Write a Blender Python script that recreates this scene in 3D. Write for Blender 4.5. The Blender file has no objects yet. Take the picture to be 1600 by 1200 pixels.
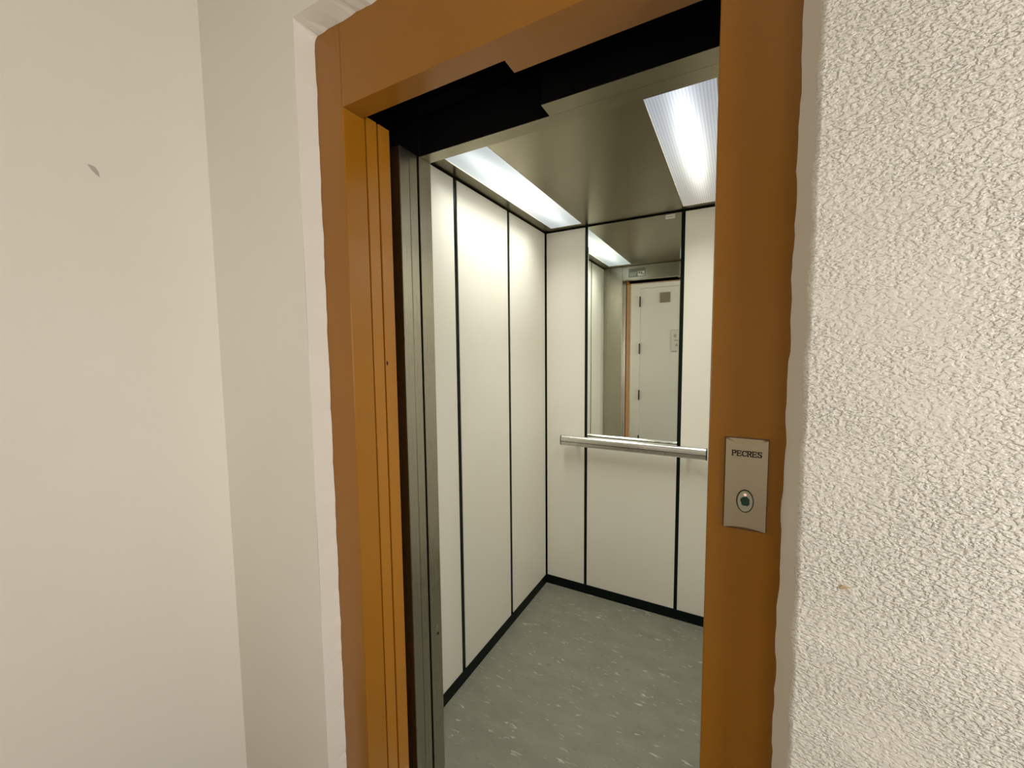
import bpy, bmesh, math, random
from mathutils import Vector, Matrix
random.seed(7)
C = bpy.context.scene.collection
sc = bpy.context.scene

# ------------------------------------------------------------------ helpers
def new_mesh(name, bm, m, parent=None, smooth=False):
    bmesh.ops.recalc_face_normals(bm, faces=bm.faces)
    me = bpy.data.meshes.new(name)
    bm.to_mesh(me); bm.free()
    if smooth:
        for p in me.polygons: p.use_smooth = True
    me.materials.append(m)
    o = bpy.data.objects.new(name, me)
    C.objects.link(o)
    if parent is not None:
        o.parent = parent
        o.matrix_parent_inverse = parent.matrix_basis.inverted()
    return o

def box(bm, x0, x1, y0, y1, z0, z1, bev=0.0, seg=2):
    r = bmesh.ops.create_cube(bm, size=1.0)
    vs = r['verts']
    for v in vs:
        v.co = Vector(((x0+x1)/2 + v.co.x*(x1-x0), (y0+y1)/2 + v.co.y*(y1-y0), (z0+z1)/2 + v.co.z*(z1-z0)))
    if bev:
        es = list({e for v in vs for e in v.link_edges})
        bmesh.ops.bevel(bm, geom=es, offset=bev, segments=seg, affect='EDGES', profile=0.5)

def boxes(name, m, lst, parent=None, bev=0.0):
    bm = bmesh.new()
    for b in lst: box(bm, *b, bev=bev)
    return new_mesh(name, bm, m, parent)

def empty(name, loc):
    o = bpy.data.objects.new(name, None)
    o.empty_display_size = 0.05
    C.objects.link(o); o.location = loc
    bpy.context.view_layer.update()
    return o

def tag(o, label, cat, group=None):
    o['label'] = label; o['category'] = cat
    if group: o['group'] = group
    o['kind'] = 'thing'
    return o

def struct(o):
    o['kind'] = 'structure'; return o

# ------------------------------------------------------------------ materials
def mat(name, col, rough=0.5, metal=0.0, spec=0.5):
    m = bpy.data.materials.new(name); m.use_nodes = True
    b = m.node_tree.nodes['Principled BSDF']
    b.inputs['Base Color'].default_value = (*col, 1)
    b.inputs['Roughness'].default_value = rough
    b.inputs['Metallic'].default_value = metal
    b.inputs['Specular IOR Level'].default_value = spec
    return m, m.node_tree, b

def N(nt, t, **kw):
    n = nt.nodes.new(t)
    for k, v in kw.items():
        if k.startswith('i_'): n.inputs[k[2:].replace('_', ' ')].default_value = v
        else: setattr(n, k, v)
    return n

def coords(nt, scale=(1,1,1), src='Object'):
    tc = N(nt, 'ShaderNodeTexCoord'); mp = N(nt, 'ShaderNodeMapping')
    mp.inputs['Scale'].default_value = scale
    nt.links.new(tc.outputs[src], mp.inputs['Vector'])
    return mp.outputs['Vector']

def ramp(nt, src, stops):
    r = N(nt, 'ShaderNodeValToRGB'); e = r.color_ramp.elements
    e[0].position, e[0].color = stops[0][0], (*stops[0][1], 1)
    e[1].position, e[1].color = stops[-1][0], (*stops[-1][1], 1)
    for p, c in stops[1:-1]:
        q = e.new(p); q.color = (*c, 1)
    nt.links.new(src, r.inputs['Fac'])
    return r.outputs['Color']

def noise(nt, vec, scale, detail=3, rough=0.5, dist=0.0):
    n = N(nt, 'ShaderNodeTexNoise')
    n.inputs['Scale'].default_value = scale; n.inputs['Detail'].default_value = detail
    n.inputs['Roughness'].default_value = rough; n.inputs['Distortion'].default_value = dist
    nt.links.new(vec, n.inputs['Vector'])
    return n.outputs['Fac']

def bump(nt, b, h, strength, dist, prev=None):
    bp = N(nt, 'ShaderNodeBump')
    bp.inputs['Strength'].default_value = strength; bp.inputs['Distance'].default_value = dist
    nt.links.new(h, bp.inputs['Height'])
    if prev: nt.links.new(prev, bp.inputs['Normal'])
    nt.links.new(bp.outputs['Normal'], b.inputs['Normal'])
    return bp.outputs['Normal']

def math_n(nt, op, a, b=None, clamp=False):
    n = N(nt, 'ShaderNodeMath', operation=op, use_clamp=clamp)
    for i, v in enumerate((a, b)):
        if v is None: continue
        if isinstance(v, (int, float)): n.inputs[i].default_value = v
        else: nt.links.new(v, n.inputs[i])
    return n.outputs[0]

PLASTER = (0.80, 0.755, 0.66)
def smooth_plaster(name):
    m, nt, b = mat(name, PLASTER, 0.75, 0, 0.25)
    v = coords(nt)
    col = ramp(nt, noise(nt, v, 1.7, 4, 0.6), [(0.3, (PLASTER[0]*0.965, PLASTER[1]*0.96, PLASTER[2]*0.95)), (0.7, PLASTER)])
    nt.links.new(col, b.inputs['Base Color'])
    n1 = bump(nt, b, noise(nt, v, 9, 2), 0.25, 0.006)
    bump(nt, b, noise(nt, v, 260, 2), 0.18, 0.0008, n1)
    return m

def rough_plaster(name):
    m, nt, b = mat(name, PLASTER, 0.6, 0, 0.35)
    v = coords(nt, (0.9, 1.0, 1.7))
    blob = noise(nt, v, 150, 2.0, 0.45, 0.25)
    h = ramp(nt, blob, [(0.42, (0, 0, 0)), (0.53, (0.8,)*3), (0.70, (1, 1, 1))])
    pit = noise(nt, v, 330, 1.0, 0.4)
    dens = ramp(nt, noise(nt, v, 7, 2), [(0.30, (0.35,)*3), (0.62, (1, 1, 1))])
    hh = math_n(nt, 'MULTIPLY', math_n(nt, 'ADD', h, math_n(nt, 'MULTIPLY', pit, 0.8)), dens)
    n1 = bump(nt, b, hh, 0.8, 0.0022)
    return m

def brown_paint(name, col=(0.315, 0.122, 0.006)):
    m, nt, b = mat(name, col, 0.24, 0, 0.5)
    v = coords(nt)
    c = ramp(nt, noise(nt, v, 3.0, 3), [(0.3, (col[0]*0.94, col[1]*0.93, col[2]*0.9)), (0.7, (col[0]*1.04, col[1]*1.04, col[2]*1.05))])
    nt.links.new(c, b.inputs['Base Color'])
    bump(nt, b, noise(nt, v, 420, 2), 0.10, 0.0006)
    return m

def steel(name, col=(0.50, 0.475, 0.42), rough=0.28, axis='z', var=0.08):
    m, nt, b = mat(name, col, rough, 1.0)
    s = {'z': (400, 400, 3), 'x': (3, 400, 400), 'y': (400, 3, 400)}[axis]
    v = coords(nt, s)
    n = noise(nt, v, 1.0, 2)
    r = N(nt, 'ShaderNodeMapRange'); r.inputs['To Min'].default_value = rough-var; r.inputs['To Max'].default_value = rough+var
    nt.links.new(n, r.inputs['Value'])
    big = noise(nt, coords(nt), 4.5, 4, 0.6)
    r2 = N(nt, 'ShaderNodeMapRange'); r2.inputs['From Min'].default_value = 0.35; r2.inputs['From Max'].default_value = 0.75
    r2.inputs['To Min'].default_value = -0.02; r2.inputs['To Max'].default_value = 0.03
    nt.links.new(big, r2.inputs['Value'])
    nt.links.new(math_n(nt, 'ADD', r.outputs[0], r2.outputs[0]), b.inputs['Roughness'])
    return m

M_smooth = smooth_plaster('smooth_white_plaster')
M_rough = rough_plaster('rough_white_plaster')
M_brown = brown_paint('brown_gloss_paint')
M_brown2 = brown_paint('brown_door_paint', (0.36, 0.142, 0.011))
M_steel = steel('brushed_steel', (0.43, 0.405, 0.335), 0.30)
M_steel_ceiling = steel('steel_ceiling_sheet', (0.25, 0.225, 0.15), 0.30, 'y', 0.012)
M_steel_plate = steel('call_plate_steel', (0.54, 0.455, 0.325), 0.36, 'x')
M_alu = steel('satin_aluminium', (0.74, 0.72, 0.68), 0.28, 'x', 0.01)
M_dark, _, _ = mat('shaft_darkness', (0.004, 0.004, 0.004), 0.9, 0, 0.1)  # near-black, puts the unlit shaft's darkness into the colour
M_joint, _, _ = mat('black_green_joint', (0.003, 0.008, 0.005), 0.22, 0, 0.2)
M_skirt, _, _ = mat('black_green_skirting', (0.003, 0.007, 0.005), 0.45, 0, 0.12)
M_black, _, _ = mat('black_plastic', (0.012, 0.011, 0.010), 0.4)
M_white_door, nt_, b_ = mat('white_door_lacquer', (0.84, 0.85, 0.80), 0.35)
M_grey_tag, _, _ = mat('beige_grey_plaque', (0.26, 0.24, 0.17), 0.5)
M_paper, _, _ = mat('white_paper', (0.74, 0.74, 0.69), 0.8)
M_ink, _, _ = mat('faded_grey_ink', (0.36, 0.36, 0.31), 0.8)
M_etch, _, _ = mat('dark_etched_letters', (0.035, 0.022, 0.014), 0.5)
M_green, _, _ = mat('green_enamel', (0.006, 0.045, 0.025), 0.35)
M_sticker, _, _ = mat('white_sticker', (0.82, 0.80, 0.75), 0.5)
M_label, _, _ = mat('grey_green_label', (0.20, 0.22, 0.18), 0.5)
M_floor, nt_, b_ = mat('landing_terrazzo', (0.42, 0.37, 0.30), 0.35)
c_ = ramp(nt_, noise(nt_, coords(nt_), 60, 4, 0.7), [(0.35, (0.13, 0.11, 0.085)), (0.65, (0.21, 0.18, 0.14))])
nt_.links.new(c_, b_.inputs['Base Color'])

# cream laminate of the car walls
M_lam, nt_, b_ = mat('cream_laminate', (0.83, 0.79, 0.70), 0.42, 0, 0.4)
v_ = coords(nt_)
c_ = ramp(nt_, noise(nt_, v_, 2.2, 3), [(0.3, (0.825, 0.78, 0.685)), (0.7, (0.85, 0.81, 0.72))])
nt_.links.new(c_, b_.inputs['Base Color'])
bump(nt_, b_, noise(nt_, v_, 500, 2), 0.08, 0.0004)

# grey vinyl of the car floor with pale and dark flecks
M_vinyl, nt_, b_ = mat('grey_flecked_vinyl', (0.15, 0.145, 0.115), 0.42, 0, 0.4)
v1 = coords(nt_, (22, 74, 1)); 
f1 = noise(nt_, v1, 1.0, 2.5, 0.55, 0.6)
clus = ramp(nt_, noise(nt_, coords(nt_, (1, 1.6, 1)), 6, 2), [(0.36, (0, 0, 0)), (0.58, (1, 1, 1))])
pale = math_n(nt_, 'MULTIPLY', ramp(nt_, f1, [(0.625, (0, 0, 0)), (0.70, (1, 1, 1))]), clus)
f2 = noise(nt_, coords(nt_, (40, 75, 1)), 1.0, 2, 0.5, 0.8)
dark = ramp(nt_, f2, [(0.66, (0, 0, 0)), (0.75, (1, 1, 1))])
base = ramp(nt_, noise(nt_, coords(nt_, (7, 14, 1)), 1.0, 4, 0.6), [(0.3, (0.165, 0.158, 0.119)), (0.7, (0.202, 0.195, 0.148))])
mx = N(nt_, 'ShaderNodeMixRGB'); mx.inputs['Color2'].default_value = (0.40, 0.39, 0.33, 1)
nt_.links.new(pale, mx.inputs['Fac']); nt_.links.new(base, mx.inputs['Color1'])
mx2 = N(nt_, 'ShaderNodeMixRGB'); mx2.inputs['Color2'].default_value = (0.10, 0.10, 0.08, 1)
nt_.links.new(math_n(nt_, 'MULTIPLY', dark, 0.6), mx2.inputs['Fac']); nt_.links.new(mx.outputs[0], mx2.inputs['Color1'])
nt_.links.new(mx2.outputs[0], b_.inputs['Base Color'])
bump(nt_, b_, noise(nt_, coords(nt_), 300, 2), 0.1, 0.0006)

# mirror glass
M_mirror, nt_, b_ = mat('mirror_glass', (0.94, 0.975, 0.90), 0.012, 1.0)

# white metal light edges
M_light_trim, _, _ = mat('pale_light_trim', (0.72, 0.68, 0.58), 0.4)

def diffuser(name, strength, cool, mid, warm_end, base, wide, core, y0):
    """ribbed acrylic with ribs and tube glow painted into its emission"""
    m = bpy.data.materials.new(name); m.use_nodes = True; nt = m.node_tree
    nt.nodes.clear()
    out = N(nt, 'ShaderNodeOutputMaterial'); em = N(nt, 'ShaderNodeEmission')
    tc = N(nt, 'ShaderNodeTexCoord'); sep = N(nt, 'ShaderNodeSeparateXYZ')
    nt.links.new(tc.outputs['Object'], sep.inputs[0])
    # object space: x across the strip, y along it
    ribs = N(nt, 'ShaderNodeMath', operation='SINE')
    nt.links.new(math_n(nt, 'MULTIPLY', sep.outputs['X'], 2*math.pi/0.0085), ribs.inputs[0])
    rib = math_n(nt, 'ADD', math_n(nt, 'MULTIPLY', ribs.outputs[0], 0.10), 0.90)
    def gauss(v, c, w):
        d = math_n(nt, 'DIVIDE', math_n(nt, 'SUBTRACT', v, c), w)
        return math_n(nt, 'EXPONENT', math_n(nt, 'MULTIPLY', math_n(nt, 'MULTIPLY', d, d), -1.0))
    gy = gauss(sep.outputs['Y'], y0, 0.33)
    tube = math_n(nt, 'MULTIPLY', math_n(nt, 'MULTIPLY', gauss(sep.outputs['X'], 0.0, 0.036), gy), core)  # soft hot core painted where the tubes would show
    lum = math_n(nt, 'MULTIPLY', math_n(nt, 'ADD', math_n(nt, 'ADD', math_n(nt, 'MULTIPLY', gy, wide), base), tube), rib)
    nt.links.new(math_n(nt, 'MULTIPLY', lum, strength), em.inputs['Strength'])
    r = N(nt, 'ShaderNodeValToRGB'); e = r.color_ramp.elements
    e[0].position, e[0].color = 0.0, (*cool, 1)
    e[1].position, e[1].color = 1.0, (*warm_end, 1)
    q = e.new(0.62); q.color = (*mid, 1)
    mr = N(nt, 'ShaderNodeMapRange'); mr.inputs['From Min'].default_value = -0.55; mr.inputs['From Max'].default_value = 0.55
    nt.links.new(sep.outputs['Y'], mr.inputs['Value']); nt.links.new(mr.outputs[0], r.inputs['Fac'])
    nt.links.new(r.outputs['Color'], em.inputs['Color'])
    tr = N(nt, 'ShaderNodeBsdfTransparent'); ms = N(nt, 'ShaderNodeMixShader'); ms.inputs[0].default_value = 0.5
    nt.links.new(tr.outputs[0], ms.inputs[1]); nt.links.new(em.outputs[0], ms.inputs[2])
    nt.links.new(ms.outputs[0], out.inputs['Surface'])
    return m
M_dif_a = diffuser('lit_acrylic_white', 1.33, (0.86, 0.96, 0.95), (0.98, 1.0, 0.91), (0.92, 1.0, 0.97), 0.56, 0.75, 1.9, 0.03)
M_dif_b = diffuser('lit_acrylic_ribbed', 1.33, (0.82, 0.88, 1.0), (0.99, 1.0, 0.90), (1.0, 0.92, 0.78), 0.47, 0.16, 1.9, -0.06)
M_led, nt_, b_ = mat('pink_indicator', (0.9, 0.45, 0.40), 0.3)
b_.inputs['Emission Color'].default_value = (1.0, 0.55, 0.5, 1); b_.inputs['Emission Strength'].default_value = 0.6

# ------------------------------------------------------------------ key sizes (metres)
YW, YF = 0.646, 0.700          # plaster face, brown frame face
XL, XR = -0.840, -0.035        # lift opening
ZH = 2.008                     # underside of the brown header
CX0, CX1 = -0.994, 0.005       # car inside
CY0, CY1 = 1.018, 2.217
CZ = 2.112
SIDE = -1.35                   # landing side wall
BACK = -0.55                   # landing wall opposite
END = 3.0                      # far end of the landing on the right
DEEP = -2.4                    # unseen depth past the white door, opened up for the back fill
TOP = 2.6

# ------------------------------------------------------------------ landing shell
struct(boxes('floor', M_floor, [(SIDE-0.1, END+0.1, DEEP-0.1, 0.80, -0.1, 0.0)]))
struct(boxes('ceiling', M_smooth, [(SIDE-0.1, END+0.1, DEEP-0.1, YF+0.2, TOP, TOP+0.1)]))

def grid_wall(name, m, fn, nu, nv):
    bm = bmesh.new(); g = []
    for i in range(nu+1):
        g.append([bm.verts.new(fn(i/nu, j/nv)) for j in range(nv+1)])
    for i in range(nu):
        for j in range(nv):
            bm.faces.new((g[i][j], g[i+1][j], g[i+1][j+1], g[i][j+1]))
    return bm

# side wall on the left, with its rounded plaster corner
bm = bmesh.new()
box(bm, SIDE-0.1, SIDE, BACK, YF, 0, TOP)
wl = struct(new_mesh('wall_left', bm, M_smooth))

# elevator wall: left strip, lintel and the plaster reveals (wavy where they meet the paint)
ZL = 2.208
WX0, WX1 = -0.935, 0.078
bm = bmesh.new()
def quad(a, b, c, d):
    f = bm.faces.new([bm.verts.new(p) for p in (a, b, c, d)]); return f
quad((SIDE, YW, 0), (WX0, YW, 0), (WX0, YW, ZL), (SIDE, YW, ZL))
quad((SIDE, YW, ZL), (WX1, YW, ZL), (WX1, YW, TOP), (SIDE, YW, TOP))
# reveal strip: outer path on the wall face, inner path against the frame
path_o, path_i = [], []
def jit(a): return random.uniform(-a, a)
n = 150
IX0, IX1, IZ = -0.931, 0.0655, 2.196
wav = [0.0]*3
def wobble(t, k): return 0.0009*math.sin(t*37+k)+0.0006*math.sin(t*91+2*k)+jit(0.0007)
for i in range(n+1):
    z = i/n*(IZ-0.018)
    path_o.append((WX0 + 0.0006*math.sin(z*9), YW, z/(IZ-0.018)*ZL if i == n else z))
    path_i.append((IX0 + wobble(z, 1), YF-0.0004, z))
for k in range(1, 6):
    a = k/6*math.pi/2
    path_o.append((WX0, YW, ZL))
    path_i.append((IX0 + 0.018*(1-math.cos(a)), YF-0.0004, IZ-0.018+0.018*math.sin(a)))
for i in range(0, 61):
    t = i/60; x = IX0+0.018 + t*(IX1-IX0-0.02)
    path_o.append((WX0 + t*(WX1-WX0), YW, ZL))
    path_i.append((x, YF-0.0004, IZ + wobble(x*2, 3)))
for i in range(n, -1, -1):
    z = i/n*(IZ-0.004)
    path_o.append((WX1+0.003, YW+0.0035, ZL if i == n else z))
    path_i.append((IX1 + wobble(z, 5) - (0.0012*math.exp(-((z-1.05)/0.3)**2)), YF-0.0004, z))
vo = [bm.verts.new(p) for p in path_o]; vi = [bm.verts.new(p) for p in path_i]
# a slight round between wall face and reveal
vm = []
for (ox, oy, oz), (ix, iy, iz) in zip(path_o, path_i):
    vm.append(bm.verts.new((ox + (ix-ox)*0.16, oy + (iy-oy)*0.16, oz + (iz-oz)*0.16)))
for i in range(len(vo)-1):
    bm.faces.new((vo[i], vo[i+1], vm[i+1], vm[i])); bm.faces.new((vm[i], vm[i+1], vi[i+1], vi[i]))
bmesh.ops.remove_doubles(bm, verts=bm.verts, dist=1e-5)
wf = struct(new_mesh('wall_front', bm, M_smooth))

# elevator wall to the right of the frame: coarse sprayed plaster, slightly ragged edge
bm = bmesh.new()
nv = 260
cols = [WX1-0.0005, WX1+0.0015, WX1+0.006, WX1+0.3, END]
rows = []
for j in range(nv+1):
    z = j/nv*TOP
    e = 0.0010*math.sin(z*53)+jit(0.0011)
    rows.append([bm.verts.new((c + (e if k < 2 else 0), YW + (0.0060 if k == 0 else 0.0006 if k == 1 else 0.0), z)) for k, c in enumerate(cols)])
for j in range(nv):
    for k in range(len(cols)-1):
        bm.faces.new((rows[j][k], rows[j][k+1], rows[j+1][k+1], rows[j+1][k]))
wr = struct(new_mesh('wall_right', bm, M_rough, smooth=True))
struct(boxes('wall_end', M_smooth, [(END, END+0.1, DEEP, YF, 0, TOP)]))
struct(boxes('wall_return', M_smooth, [(-0.05, 0.05, DEEP, BACK-0.1, 0, TOP)]))
struct(boxes('wall_deep', M_smooth, [(-0.05, END, DEEP-0.1, DEEP, 0, TOP)]))

# small marks in the plaster (wall_left scuff, wall_right rusty stain)
M_scuff, _, _ = mat('scuffed_plaster', (0.46, 0.42, 0.35), 0.8)
M_rust, _, _ = mat('rusty_stain', (0.50, 0.38, 0.20), 0.7)
bm = bmesh.new()
pts = [(-0.010, 0.010), (0.003, 0.008), (0.009, -0.002), (0.010, -0.014), (0.004, -0.010), (-0.003, -0.002)]
f = [bm.verts.new((SIDE+0.0004, 0.40+a, 1.862+b)) for a, b in pts]
g = [bm.verts.new((SIDE+0.0012, 0.40+a*0.8, 1.862+b*0.8)) for a, b in pts]
bm.faces.new(g)
for i in range(len(f)): bm.faces.new((f[i], f[(i+1) % len(f)], g[(i+1) % len(f)], g[i]))
new_mesh('scuff_mark', bm, M_scuff, wl)
bm = bmesh.new()
pts = [(-0.005, -0.002), (0.0, -0.004), (0.004, -0.001), (0.008, 0.001), (0.003, 0.002), (-0.001, 0.003)]
f = [bm.verts.new((0.1285+a, YW-0.0002, 1.114+b)) for a, b in pts]
g = [bm.verts.new((0.1285+a*0.8, YW-0.0010, 1.114+b*0.8)) for a, b in pts]
bm.faces.new(g)
for i in range(len(f)): bm.faces.new((f[i], f[(i+1) % len(f)], g[(i+1) % len(f)], g[i]))
new_mesh('rust_stain', bm, M_rust, wr)

# ------------------------------------------------------------------ opposite landing wall and its white door (seen in the mirror)
DX0, DX1, DZ = -1.014, -0.19, 2.155
struct(boxes('wall_back', M_smooth, [
    (SIDE-0.1, DX0-0.10, BACK-0.1, BACK, 0, TOP), (DX1+0.10, 0.05, BACK-0.1, BACK, 0, TOP),
    (DX0-0.10, DX1+0.10, BACK-0.1, BACK, DZ+0.10, TOP)]))
dr = struct(boxes('door_1', M_white_door, [(DX0+0.002, DX1-0.002, BACK-0.06, BACK-0.004, 0.008, DZ-0.002)], bev=0.002))
boxes('door_casing', M_white_door, [
    (DX0-0.105, DX0, BACK-0.07, BACK+0.008, 0, DZ), (DX1, DX1+0.105, BACK-0.07, BACK+0.008, 0, DZ),
    (DX0-0.105, DX1+0.105, BACK-0.07, BACK+0.008, DZ, DZ+0.105)], dr, bev=0.003)
def hinge(z):
    bm = bmesh.new()
    bmesh.ops.create_cone(bm, cap_ends=True, segments=16, radius1=0.008, radius2=0.008, depth=0.105,
                          matrix=Matrix.Translation((DX0, BACK+0.010, z)))
    for s in (-1, 1):
        bmesh.ops.create_uvsphere(bm, u_segments=12, v_segments=6, radius=0.0085, matrix=Matrix.Translation((DX0, BACK+0.010, z+s*0.054)))
    new_mesh('hinge', bm, M_black, dr)
for z in (2.0, 1.45, 0.898, 0.35): hinge(z)
bm = bmesh.new()
bmesh.ops.create_uvsphere(bm, u_segments=20, v_segments=12, radius=0.032, matrix=Matrix.Translation((DX1-0.07, BACK+0.045, 1.02)))
bmesh.ops.create_cone(bm, cap_ends=True, segments=20, radius1=0.012, radius2=0.012, depth=0.05,
                      matrix=Matrix.Translation((DX1-0.07, BACK+0.018, 1.02)) @ Matrix.Rotation(math.pi/2, 4, 'X'))
new_mesh('door_knob', bm, M_alu, dr)

o = boxes('door_plaque', M_grey_tag, [(-0.793, -0.681, BACK-0.004, BACK+0.004, 1.976, 2.089)], bev=0.001)
tag(o, 'square beige grey plaque fixed high on the white door reflected in the mirror', 'plaque')
pn = boxes('paper_notice', M_paper, [(-0.672, -0.500, BACK-0.0038, BACK-0.0025, 1.400, 1.665)])
tag(pn, 'white paper notice with faint grey drawing taped to the white door, seen in the mirror', 'notice')
ink = [(-0.668, -0.504, BACK-0.0026, BACK-0.0021, 1.655, 1.658), (-0.667, -0.6645, BACK-0.0026, BACK-0.0021, 1.43, 1.655)]
for z, x0, x1 in ((1.585, -0.640, -0.605), (1.600, -0.635, -0.610), (1.572, -0.632, -0.612), (1.475, -0.620, -0.590), (1.490, -0.615, -0.595), (1.41, -0.66, -0.60), (1.535, -0.63, -0.58)):
    ink.append((x0, x1, BACK-0.0026, BACK-0.0021, z, z+0.011))
boxes('printed_lines', M_ink, ink, pn)

# ------------------------------------------------------------------ shaft behind the wall
struct(boxes('wall_shaft', M_dark, [
    (-1.47, -1.42, YF+0.005, 2.40, -0.3, 2.7), (0.16, 0.21, YF+0.005, 2.40, -0.3, 2.7),
    (-1.47, 0.21, 2.40, 2.45, -0.3, 2.7), (-1.47, 0.21, YF+0.005, 2.45, 2.7, 2.75), (-1.47, 0.21, YF+0.12, 2.45, -0.35, -0.3),
    (-1.45, -0.957, YF+0.004, YF+0.02, 0, 2.7), (0.102, 0.2, YF+0.004, YF+0.02, 0, 2.7),
    (-0.957, 0.102, YF+0.01, YF+0.03, 2.232, 2.7)]))
struct(boxes('trim_1', M_steel, [(XL-0.02, XR+0.02, 0.752, 0.85, -0.03, 0.0)]))   # landing sill
struct(boxes('trim_2', M_steel, [(XL-0.02, XR+0.02, 0.884, 0.961, -0.03, 0.0)]))  # car sill

# ------------------------------------------------------------------ brown lift surround
s = empty('elevator_surround', ((XL+XR)/2, YF, 0))
tag(s, 'brown painted metal surround framing the open elevator doorway', 'door frame')
def jamb(x_out, x_in):
    d = 1 if x_in > x_out else -1
    prof = [(x_out, 0.764), (x_out, YF), (x_in-d*0.0022, YF), (x_in-d*0.0006, YF+0.0006), (x_in, YF+0.0022), (x_in, 0.764)]
    bm = bmesh.new()
    lo = [bm.verts.new((x, y, 0)) for x, y in prof]; hi = [bm.verts.new((x, y, 2.23)) for x, y in prof]
    for k in range(len(prof)): bm.faces.new((lo[k], lo[(k+1) % 6], hi[(k+1) % 6], hi[k]))
    bm.faces.new(lo); bm.faces.new(hi)
    return new_mesh('jamb', bm, M_brown, s)
jamb(-0.955, XL); jamb(0.10, XR)
boxes('header', M_brown, [(XL-0.003, XR+0.003, YF, 0.757, ZH, 2.23)], s)
boxes('header_back', M_dark, [(XL+0.0005, -0.4285, 0.7573, 0.7590, ZH+0.0012, 2.20), (-0.428, XR-0.0005, 0.7993, 0.8010, ZH+0.0012, 2.10)], s)
boxes('header_cover', M_brown, [(-0.428, XR, 0.7572, 0.799, ZH, 2.10)], s)

# landing door leaves, slid open to the left: only their edges show
def leaf(name, m, x0, x1, y0, y1, z1, label, group):
    o = boxes(name, m, [(x0, x1, y0, y1, 0.004, z1)], bev=0.0018)
    return tag(o, label, 'door panel', group)
leaf('landing_door_panel', M_brown2, -1.26, XL, 0.7690, 0.8040, 2.021, 'brown sliding landing door leaf nearest the brown surround, edge showing', 'sliding landing door leaves')
lp2 = leaf('landing_door_panel', M_brown2, -1.26, XL, 0.8090, 0.8490, 2.021, 'second brown sliding landing door leaf, next to the black gap, edge showing', 'sliding landing door leaves')
bm = bmesh.new()
f = [bm.verts.new((XL+0.0006, 0.8135+a, 1.3945+b)) for a, b in ((-0.003, 0.006), (0.002, 0.004), (0.004, 0.0), (0.001, -0.008), (-0.003, -0.002))]
bm.faces.new(f)
M_chip, _, _ = mat('chipped_brown_paint', (0.06, 0.022, 0.006), 0.8, 0, 0.1)
new_mesh('paint_chip', bm, M_chip, lp2)
# car door leaves
leaf('car_door_panel', M_steel, -1.25, XL, 0.8845, 0.9224, 2.0, 'stainless steel sliding car door leaf beside the black gap, edge showing', 'sliding car door leaves')
leaf('car_door_panel', M_steel, -1.25, XL, 0.9230, 0.9555, 2.0, 'stainless steel sliding car door leaf beside the steel car post, edge showing', 'sliding car door leaves')

# ------------------------------------------------------------------ elevator car
cf = struct(boxes('wall_car_front', M_steel, [(CX0-0.02, XL, 0.9645, CY0, 0.001, CZ-0.003)], bev=0.0012))
boxes('front_post', M_steel, [(XR, CX1+0.02, 0.9645, CY0, 0.0, CZ-0.003)], cf, bev=0.0012)
boxes('front_header', M_steel, [(XL+0.001, XR-0.001, 0.985, CY0-0.003, 2.0022, CZ-0.003)], cf)
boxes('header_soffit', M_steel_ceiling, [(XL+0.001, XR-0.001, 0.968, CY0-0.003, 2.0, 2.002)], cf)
boxes('operator_and_dark_plate', M_dark, [(XL+0.001, XR-0.001, 0.9685, 0.9845, 2.0025, CZ-0.003), (XL-0.10, XL+0.002, 0.9622, 0.9642, 2.0, CZ-0.003)], cf)  # dark operator front, plus a black plate for shade over the post top
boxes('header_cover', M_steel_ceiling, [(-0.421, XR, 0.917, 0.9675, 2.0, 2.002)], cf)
boxes('track_cover', M_dark, [(-0.420, XR, 0.9175, 0.9675, 2.0025, 2.09)], cf)
bm = bmesh.new()
bmesh.ops.create_cone(bm, cap_ends=True, segments=20, radius1=0.0045, radius2=0.0045, depth=0.001,
                      matrix=Matrix.Translation((XL+0.0006, 0.998, 0.4955)) @ Matrix.Rotation(math.pi/2, 4, 'Y'))
new_mesh('key_hole', bm, M_black, cf)
M_scr, _, _ = mat('scratched_steel', (0.6, 0.56, 0.44), 0.55, 1.0)
bm = bmesh.new()
for a, b, w in ((-0.004, 0.020, 0.0012), (0.001, 0.023, 0.001), (-0.001, 0.028, 0.0009), (-0.006, 0.026, 0.001)):
    box(bm, XL, XL+0.0005, 0.998+a-w, 0.998+a+w, 0.4955+b-0.004, 0.4955+b+0.004)
new_mesh('scratches', bm, M_scr, cf)

struct(boxes('floor_car', M_vinyl, [(CX0-0.01, CX1+0.01, 0.962, CY1+0.01, -0.02, 0.0)]))

PZ0, PZ1 = 0.05, CZ-0.008     # panel bottom and top
def panel(name, parent, ax, lo, hi, face, sgn, z0=PZ0, z1=PZ1, m=None):
    t = 0.0045
    a, b = sorted((face, face + sgn*t))
    if ax == 'y': return boxes(name, m or M_lam, [(a, b, lo, hi, z0, z1)], parent, bev=0.0014)
    return boxes(name, m or M_lam, [(lo, hi, a, b, z0, z1)], parent, bev=0.0014)

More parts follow.
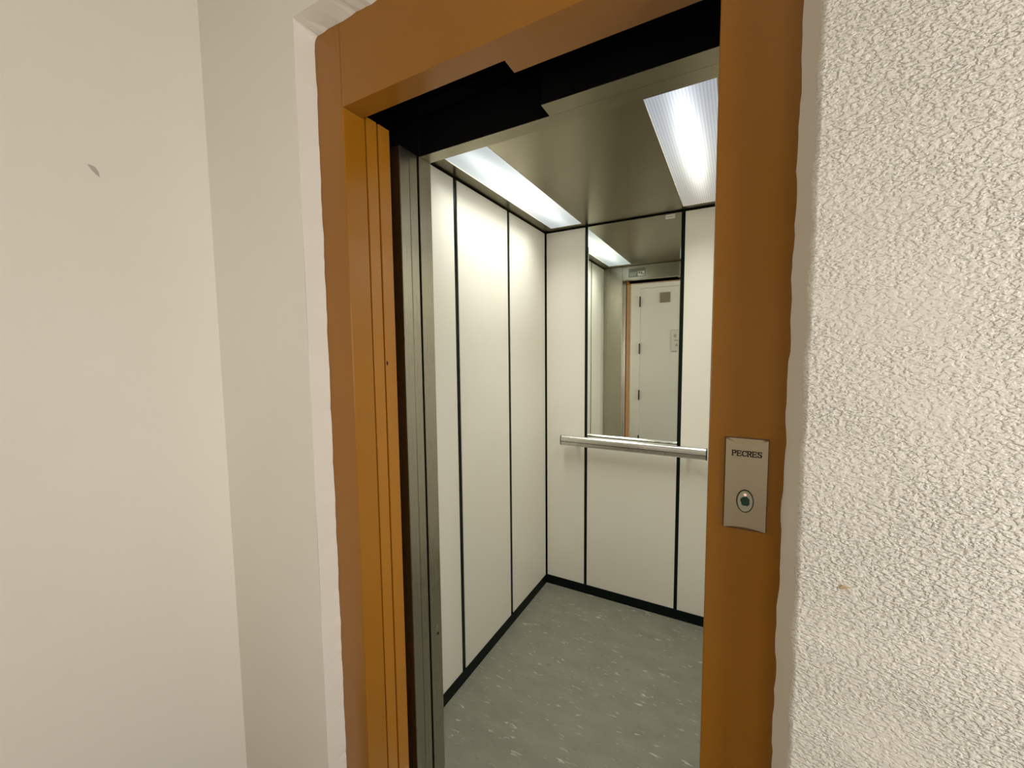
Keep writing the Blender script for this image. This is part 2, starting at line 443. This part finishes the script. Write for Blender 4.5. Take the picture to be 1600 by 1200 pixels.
J = 0.0085
wcl = struct(boxes('wall_car_left', M_joint, [(CX0-0.03, CX0-0.005, CY0, CY1+0.03, 0, CZ-0.002)]))
for lo, hi in ((CY0+0.002, 1.350-0.012), (1.350+0.012, 1.780-0.012), (1.780+0.012, CY1-0.008)):
    panel('wall_panel', wcl, 'y', lo, hi, CX0, -1)
wcr = struct(boxes('wall_car_right', M_joint, [(CX1+0.005, CX1+0.03, CY0, CY1+0.03, 0, CZ-0.002)]))
for lo, hi in ((CY0+0.002, 1.350-J), (1.350+J, 1.780-J), (1.780+J, CY1-0.008)):
    panel('wall_panel', wcr, 'y', lo, hi, CX1, 1)
wcb = struct(boxes('wall_car_back', M_joint, [(CX0-0.005, CX1+0.005, CY1+0.005, CY1+0.03, 0, CZ-0.002)]))
JL, JR = -0.7445, -0.2485
panel('wall_panel', wcb, 'x', CX0+0.008, JL-J, CY1, 1)
panel('wall_panel', wcb, 'x', JL+J, JR-J, CY1, 1, PZ0, 0.936)
panel('wall_panel', wcb, 'x', JR+J, CX1-0.008, CY1, 1)
struct(boxes('baseboard_left', M_skirt, [(CX0-0.004, CX0+0.004, CY0, CY1, 0, 0.052)], bev=0.001))
struct(boxes('baseboard_back', M_skirt, [(CX0+0.004, CX1-0.004, CY1-0.004, CY1+0.004, 0, 0.053)], bev=0.001))
struct(boxes('baseboard_right', M_skirt, [(CX1-0.004, CX1+0.004, CY0, CY1, 0, 0.052)], bev=0.001))

# ceiling sheet with two light openings
LA = (-0.936, -0.7545); LB = (-0.2465, -0.064); LY0, LY1 = 1.085, 2.166
t0, t1 = CZ, CZ+0.0025
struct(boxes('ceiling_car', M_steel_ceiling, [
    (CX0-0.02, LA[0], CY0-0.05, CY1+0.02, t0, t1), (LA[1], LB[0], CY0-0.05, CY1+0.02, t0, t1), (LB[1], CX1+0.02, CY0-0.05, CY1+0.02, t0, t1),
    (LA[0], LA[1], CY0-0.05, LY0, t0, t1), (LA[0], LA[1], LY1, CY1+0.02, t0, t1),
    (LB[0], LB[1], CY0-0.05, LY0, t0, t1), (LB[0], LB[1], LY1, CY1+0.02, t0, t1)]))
struct(boxes('trim_3', M_dark, [(CX0-0.04, CX1+0.04, CY0-0.05, CY1+0.04, CZ+0.04, CZ+0.06)]))
def lamp(x0, x1, m, label):
    cx, cy = (x0+x1)/2, (LY0+LY1)/2
    e = empty('ceiling_light', (cx, cy, CZ))
    tag(e, label, 'ceiling light')
    w, l = x1-x0, LY1-LY0
    bm = bmesh.new(); box(bm, -w/2+0.0015, w/2-0.0015, -l/2+0.0015, l/2-0.0015, 0.0015, 0.006)
    o = new_mesh('diffuser', bm, m); o.parent = e
    bm = bmesh.new()
    for b in ((-w/2+0.0001, -w/2+0.0014), (w/2-0.0014, w/2-0.0001)): box(bm, b[0], b[1], -l/2, l/2, -0.0006, 0.004)
    for b in ((-l/2+0.0001, -l/2+0.0014), (l/2-0.0014, l/2-0.0001)): box(bm, -w/2, w/2, b[0], b[1], -0.0006, 0.004)
    o = new_mesh('trim', bm, M_light_trim); o.parent = e
    bm = bmesh.new(); box(bm, -w/2-0.01, w/2+0.01, -l/2-0.01, l/2+0.01, 0.030, 0.038)
    o = new_mesh('housing', bm, M_dark); o.parent = e
    return e
lamp(LA[0], LA[1], M_dif_a, 'white lit ceiling light strip above the row of cream car wall panels')
lamp(LB[0], LB[1], M_dif_b, 'ribbed lit ceiling light, bluish with a yellowish end, beside the brown door jamb')

# mirror on the middle back panel
bm = bmesh.new()
mx0, mx1, mz0, mz1 = JL+J+0.0008, JR-J-0.0008, 0.9405, PZ1
yb, yf = CY1+0.0045, CY1-0.001
w = 0.003
oc = [(mx0, mz0), (mx1, mz0), (mx1, mz1), (mx0, mz1)]
ic = [(mx0+w, mz0+w), (mx1-w, mz0+w), (mx1-w, mz1-w*0.5), (mx0+w, mz1-w*0.5)]
vb = [bm.verts.new((x, yb, z)) for x, z in oc]; ve = [bm.verts.new((x, yf+0.0002, z)) for x, z in oc]; vf = [bm.verts.new((x, yf, z)) for x, z in ic]
bm.faces.new(vf); bm.faces.new(vb)
for i in range(4):
    j = (i+1) % 4
    bm.faces.new((vb[i], vb[j], ve[j], ve[i])); bm.faces.new((ve[i], ve[j], vf[j], vf[i]))
mir = new_mesh('wall_mirror', bm, M_mirror)
tag(mir, 'tall mirror on the middle panel of the back wall above the handrail', 'mirror')
st = boxes('sticker', M_sticker, [(-0.333, -0.288, yf-0.0010, yf-0.0002, 2.079, 2.099)], bev=0.0002)
tag(st, 'small white sticker in the top corner of the mirror', 'sticker')
boxes('printed_line', M_ink, [(-0.327, -0.297, yf-0.0013, yf-0.0009, 2.0875, 2.0905)], st)

# label plate on the inside of the car header (visible in the mirror)
lb = boxes('capacity_label', M_label, [(-0.790, -0.660, CY0-0.0030, CY0-0.0012, 2.020, 2.088)], bev=0.0003)
tag(lb, 'grey capacity label on the steel car header, reflected at the top of the mirror', 'label')
yl0, yl1 = CY0-0.0014, CY0-0.0006
ws = [(-0.718, -0.666, yl0, yl1, 2.026, 2.062)]
boxes('white_field', M_sticker, ws, lb)
bars = [(-0.713, -0.697, yl1-0.0002, yl1+0.0003, 2.044, 2.058), (-0.693, -0.683, yl1-0.0002, yl1+0.0003, 2.036, 2.058), (-0.679, -0.671, yl1-0.0002, yl1+0.0003, 2.032, 2.046)]
boxes('field_marks', M_label, bars, lb)
boxes('text_lines', M_paper, [(-0.783, -0.725, yl0, yl1, 2.052, 2.056), (-0.783, -0.728, yl0, yl1, 2.040, 2.0445), (-0.783, -0.735, yl0, yl1, 2.029, 2.033)], lb)

# handrail
hx0, hx1 = -0.8745, -0.1125
hr = empty('handrail', ((hx0+hx1)/2, CY1, 0.918))
tag(hr, 'silver aluminium handrail across the back wall below the mirror', 'handrail')
def rail_profile(sc_=1.0):
    p = []
    cy, cz, ry, rz = 2.165, 0.9145, 0.017*sc_, 0.0285*sc_
    for k in range(40):
        a = 2*math.pi*k/40
        c, s_ = math.cos(a), math.sin(a)
        q = 2/2.6
        p.append((cy + ry*math.copysign(abs(c)**q, c), cz + rz*math.copysign(abs(s_)**q, s_)))
    return p
def extrude_x(bm, prof, x0, x1):
    a = [bm.verts.new((x0, y, z)) for y, z in prof]; b = [bm.verts.new((x1, y, z)) for y, z in prof]
    n = len(prof)
    for i in range(n): bm.faces.new((a[i], a[(i+1) % n], b[(i+1) % n], b[i]))
    bm.faces.new(a); bm.faces.new(b)
prof = rail_profile()
gz = 0.9105
bm = bmesh.new(); extrude_x(bm, prof, hx0+0.005, hx1-0.005)
bar = new_mesh('bar', bm, M_alu, hr)
for p in bar.data.polygons: p.use_smooth = len(p.vertices) == 4
bm_ = bar.data
bm_.set_sharp_from_angle(angle=math.radians(35))
boxes('groove_strip', M_black, [(hx0+0.005, hx1-0.005, 2.1478, 2.1500, gz-0.0016, gz+0.0016)], hr)  # black strip standing in for the shaded groove of the rail
for x0, x1 in ((hx0, hx0+0.005), (hx1-0.005, hx1)):
    bm = bmesh.new(); extrude_x(bm, rail_profile(1.02), x0, x1)
    new_mesh('end_cap', bm, M_black, hr)
for x in (-0.790, -0.198):
    bm = bmesh.new()
    bmesh.ops.create_cone(bm, cap_ends=True, segments=20, radius1=0.011, radius2=0.011, depth=0.048,
                          matrix=Matrix.Translation((x, 2.1935, 0.900)) @ Matrix.Rotation(math.pi/2, 4, 'X'))
    bmesh.ops.create_cone(bm, cap_ends=True, segments=20, radius1=0.017, radius2=0.017, depth=0.004,
                          matrix=Matrix.Translation((x, 2.2145, 0.900)) @ Matrix.Rotation(math.pi/2, 4, 'X'))
    new_mesh('bracket', bm, M_alu, hr)

# ------------------------------------------------------------------ call button plate on the right jamb
px0, px1, pz0, pz1 = -0.0105, 0.0447, 1.1470, 1.2870
yp = YF-0.0048
cp = empty('call_button_plate', ((px0+px1)/2, YF, (pz0+pz1)/2))
tag(cp, 'steel elevator call plate with one oval green button on the brown jamb', 'call button panel')
bm = bmesh.new()
K = 16
def arc_z(t, base, sag): return base + sag*(4*t*(1-t))
top_o = [(px0+(px1-px0)*k/K, YF-0.0008, pz1) for k in range(K+1)]
top_a = [(px0+(px1-px0)*k/K, yp, arc_z(k/K, pz1-0.0005, -0.0085)) for k in range(K+1)]
bot_a = [(px0+(px1-px0)*k/K, yp, arc_z(k/K, pz0+0.0005, 0.0035)) for k in range(K+1)]
bot_o = [(px0+(px1-px0)*k/K, YF-0.0008, pz0) for k in range(K+1)]
R4 = [[bm.verts.new(p) for p in r] for r in (top_o, top_a, bot_a, bot_o)]
for r in range(3):
    for k in range(K): bm.faces.new((R4[r][k], R4[r][k+1], R4[r+1][k+1], R4[r+1][k]))
back = [bm.verts.new(p) for p in ((px0, YF+0.0002, pz1), (px1, YF+0.0002, pz1), (px1, YF+0.0002, pz0), (px0, YF+0.0002, pz0))]
bm.faces.new(back)
bm.faces.new([R4[0][k] for k in range(K+1)] + [back[1], back[0]])
bm.faces.new([R4[3][k] for k in range(K+1)] + [back[2], back[3]])
bm.faces.new([R4[r][0] for r in range(4)] + [back[3], back[0]])
bm.faces.new([R4[r][K] for r in range(4)] + [back[2], back[1]])
new_mesh('plate', bm, M_steel_plate, cp)
boxes('plate_dark_border', M_etch, [(px0-0.0012, px1+0.0012, YF-0.0006, YF+0.0003, pz0-0.0012, pz1+0.0012)], cp)  # thin dark sheet bordering the plate
# engraved maker's word
bm = bmesh.new()
def stroke(ox, x0, z0, x1, z1, w):
    a = Vector((x0, 0, z0)); b = Vector((x1, 0, z1)); d = (b-a).normalized(); nrm = Vector((-d.z, 0, d.x))*w/2
    a = a - d*w*0.35; b = b + d*w*0.35
    P = [a+nrm, b+nrm, b-nrm, a-nrm]
    top = [bm.verts.new((ox+p.x, yp-0.00035, tz0+p.z)) for p in P]
    bot = [bm.verts.new((ox+p.x, yp+0.0001, tz0+p.z)) for p in P]
    bm.faces.new(top)
    for i in range(4): bm.faces.new((top[i], top[(i+1) % 4], bot[(i+1) % 4], bot[i]))
LH, LW, TH, TN = 0.0078, 0.0056, 0.0018, 0.00125
tz0 = 1.2610
G = {
 'P': [(0.8,0,0.8,LH*1e3,1), (0,LH*1e3,4.0,LH*1e3,0), (0,0,1.8,0,0), (4.0,LH*1e3,5.2,6.6,1), (5.2,6.6,5.2,5.0,1), (5.2,5.0,4.0,3.8,1), (4.0,3.8,0.8,3.8,0)],
 'E': [(0.8,0,0.8,7.8,1), (0,7.8,5.2,7.8,0), (5.2,7.8,5.2,6.2,0), (0.8,4.0,4.0,4.0,0), (4.0,4.8,4.0,3.2,0), (0,0,5.4,0,0), (5.4,0,5.4,1.7,0)],
 'C': [(5.3,6.2,4.3,7.6,0), (5.4,7.8,5.4,5.8,0), (4.3,7.6,2.2,7.6,0), (2.2,7.6,0.6,5.8,1), (0.6,5.8,0.6,2.0,1), (0.6,2.0,2.2,0.2,1), (2.2,0.2,4.2,0.2,0), (4.2,0.2,5.5,1.6,0)],
 'R': [(0.8,0,0.8,7.8,1), (0,7.8,3.9,7.8,0), (0,0,1.8,0,0), (3.9,7.8,5.0,6.7,1), (5.0,6.7,5.0,5.2,1), (5.0,5.2,3.9,4.1,1), (3.9,4.1,0.8,4.1,0), (3.2,4.1,5.0,0.2,1), (4.8,0,6.0,0,0)],
 'S': [(5.0,6.0,5.0,7.8,0), (4.9,6.8,3.6,7.7,0), (3.6,7.7,1.8,7.7,0), (1.8,7.7,0.7,6.6,1), (0.7,6.6,0.9,5.0,1), (0.9,5.0,4.5,3.2,1), (4.5,3.2,5.1,1.9,1), (5.1,1.9,4.2,0.2,1), (4.2,0.2,2.0,0.2,0), (2.0,0.2,0.7,1.3,0), (0.6,0.0,0.6,2.0,0)],
}
for i, ch in enumerate('PECRES'):
    ox = -0.0021 + i*0.00668
    for x0, z0, x1, z1, thick in G[ch]:
        stroke(ox, x0*1e-3, z0*1e-3, x1*1e-3, z1*1e-3, TH if thick else TN)
new_mesh('lettering', bm, M_etch, cp)
# oval button: dark green rim, steel ring, green centre, lit dot
def oval(bm, cx, cz, rx, rz, y0, y1, n=40, inner=None):
    a = [bm.verts.new((cx+rx*math.cos(2*math.pi*k/n), y0, cz+rz*math.sin(2*math.pi*k/n))) for k in range(n)]
    b = [bm.verts.new((cx+rx*0.97*math.cos(2*math.pi*k/n), y1, cz+rz*0.97*math.sin(2*math.pi*k/n))) for k in range(n)]
    for k in range(n): bm.faces.new((a[k], a[(k+1) % n], b[(k+1) % n], b[k]))
    if inner is None:
        bm.faces.new(b)
    else:
        c = [bm.verts.new((cx+inner[0]*math.cos(2*math.pi*k/n), y1, cz+inner[1]*math.sin(2*math.pi*k/n))) for k in range(n)]
        d = [bm.verts.new((cx+inner[0]*math.cos(2*math.pi*k/n), y0, cz+inner[1]*math.sin(2*math.pi*k/n))) for k in range(n)]
        for k in range(n):
            j = (k+1) % n
            bm.faces.new((b[k], b[j], c[j], c[k])); bm.faces.new((c[k], c[j], d[j], d[k]))
bx, bz = 0.0172, 1.1922
M_rim, _, _ = mat('dark_green_rim', (0.02, 0.035, 0.018), 0.35)
M_ring, _, _ = mat('pale_steel_ring', (0.62, 0.60, 0.47), 0.3, 1.0)
bm = bmesh.new(); oval(bm, bx, bz, 0.0118, 0.0180, yp+0.0002, yp-0.0014, inner=(0.0103, 0.0165))
rim = new_mesh('button_rim', bm, M_rim, cp)
bm = bmesh.new(); oval(bm, bx, bz, 0.0102, 0.0164, yp+0.0002, yp-0.0010)
btn = new_mesh('button', bm, M_ring, cp)
bm = bmesh.new()
n_ = 28; pts = []
for k in range(n_):
    a = 2*math.pi*k/n_; rr = 0.0066 + random.uniform(-0.0006, 0.0007)
    pts.append((bx+0.0002+rr*0.92*math.cos(a), bz+0.0002+rr*1.08*math.sin(a)))
f = [bm.verts.new((x, yp-0.0022, z)) for x, z in pts]; g = [bm.verts.new((x, yp-0.0009, z)) for x, z in pts]
bm.faces.new(f)
for k in range(n_): bm.faces.new((f[k], f[(k+1) % n_], g[(k+1) % n_], g[k]))
new_mesh('button_symbol', bm, M_green, btn)
bm = bmesh.new()
bmesh.ops.create_uvsphere(bm, u_segments=14, v_segments=8, radius=0.0021, matrix=Matrix.Translation((bx, yp-0.0010, bz+0.0100)) @ Matrix.Diagonal((1, 0.5, 1, 1)))
new_mesh('indicator_light', bm, M_led, btn, smooth=True)

# ------------------------------------------------------------------ lights
def area(name, loc, tgt, sx, sy, power, col):
    l = bpy.data.lights.new(name, 'AREA'); l.shape = 'RECTANGLE'; l.size = sx; l.size_y = sy
    l.energy = power; l.color = col
    o = bpy.data.objects.new(name, l); C.objects.link(o)
    o.location = loc
    o.rotation_euler = (Vector(tgt)-Vector(loc)).to_track_quat('-Z', 'Y').to_euler()
    return o
LW = (1.035, 1.01, 0.985)   # warm white, for the landing lamp and the added fills
area('landing_lamp', (1.5, -0.05, 1.4), (-0.4, 0.35, 1.3), 0.5, 0.6, 9.0, LW).data.spread = math.radians(125)
area('far_fill_light', (2.7, -0.1, 1.5), (0, 0.3, 1.3), 0.5, 0.6, 10.5, LW).data.spread = math.radians(125)  # added fill with no known source, balances left wall against right
area('back_fill_light', (1.3, -1.6, 1.2), (-0.3, 0.65, 1.1), 0.7, 0.7, 9.5, LW)  # added fill from behind, lifts the plaster strip left of the frame
area('strip_fill_light', (-1.24, -0.52, 1.45), (-1.15, 0.65, 1.4), 0.18, 1.0, 1.75, LW)  # invented fill outside the mirror's view, brightens the left plaster strip
TUBE_W = 17.0
for x0, x1 in (LA, LB):
    l = area('car_tube_lamp', ((x0+x1)/2, (LY0+LY1)/2, CZ+0.022), ((x0+x1)/2, (LY0+LY1)/2, 0), 0.16, 0.78, TUBE_W, (0.975, 1.0, 0.93))
    l.data.spread = math.radians(108)

w = bpy.data.worlds.new('world'); sc.world = w; w.use_nodes = True
w.node_tree.nodes['Background'].inputs['Color'].default_value = (0.02, 0.02, 0.02, 1)

# ------------------------------------------------------------------ camera
F_PX = 635.645
yaw, pitch, roll = 0.504431, -0.0772716, 0.00971175
cy_, sy_, cp_, sp_ = math.cos(yaw), math.sin(yaw), math.cos(pitch), math.sin(pitch)
fwd = Vector((-sy_*cp_, cy_*cp_, sp_)); rt = Vector((cy_, sy_, 0)); dn = fwd.cross(rt)
c_, s_ = math.cos(roll), math.sin(roll)
right = c_*rt + s_*dn; down = -s_*rt + c_*dn
cam = bpy.data.cameras.new('camera'); co = bpy.data.objects.new('camera', cam); C.objects.link(co)
cam.sensor_fit = 'HORIZONTAL'; cam.sensor_width = 36.0; cam.lens = F_PX/1600*36.0; cam.clip_start = 0.02
mw = Matrix.Identity(4)
for i in range(3):
    mw[i][0] = right[i]; mw[i][1] = -down[i]; mw[i][2] = -fwd[i]
mw[0][3], mw[1][3], mw[2][3] = 0, 0, 1.42
co.matrix_world = mw
sc.camera = co

vs = sc.view_settings
vs.view_transform = 'Standard'; vs.look = 'None'; vs.gamma = 1.0; vs.use_curve_mapping = False
vs.exposure = 0.0
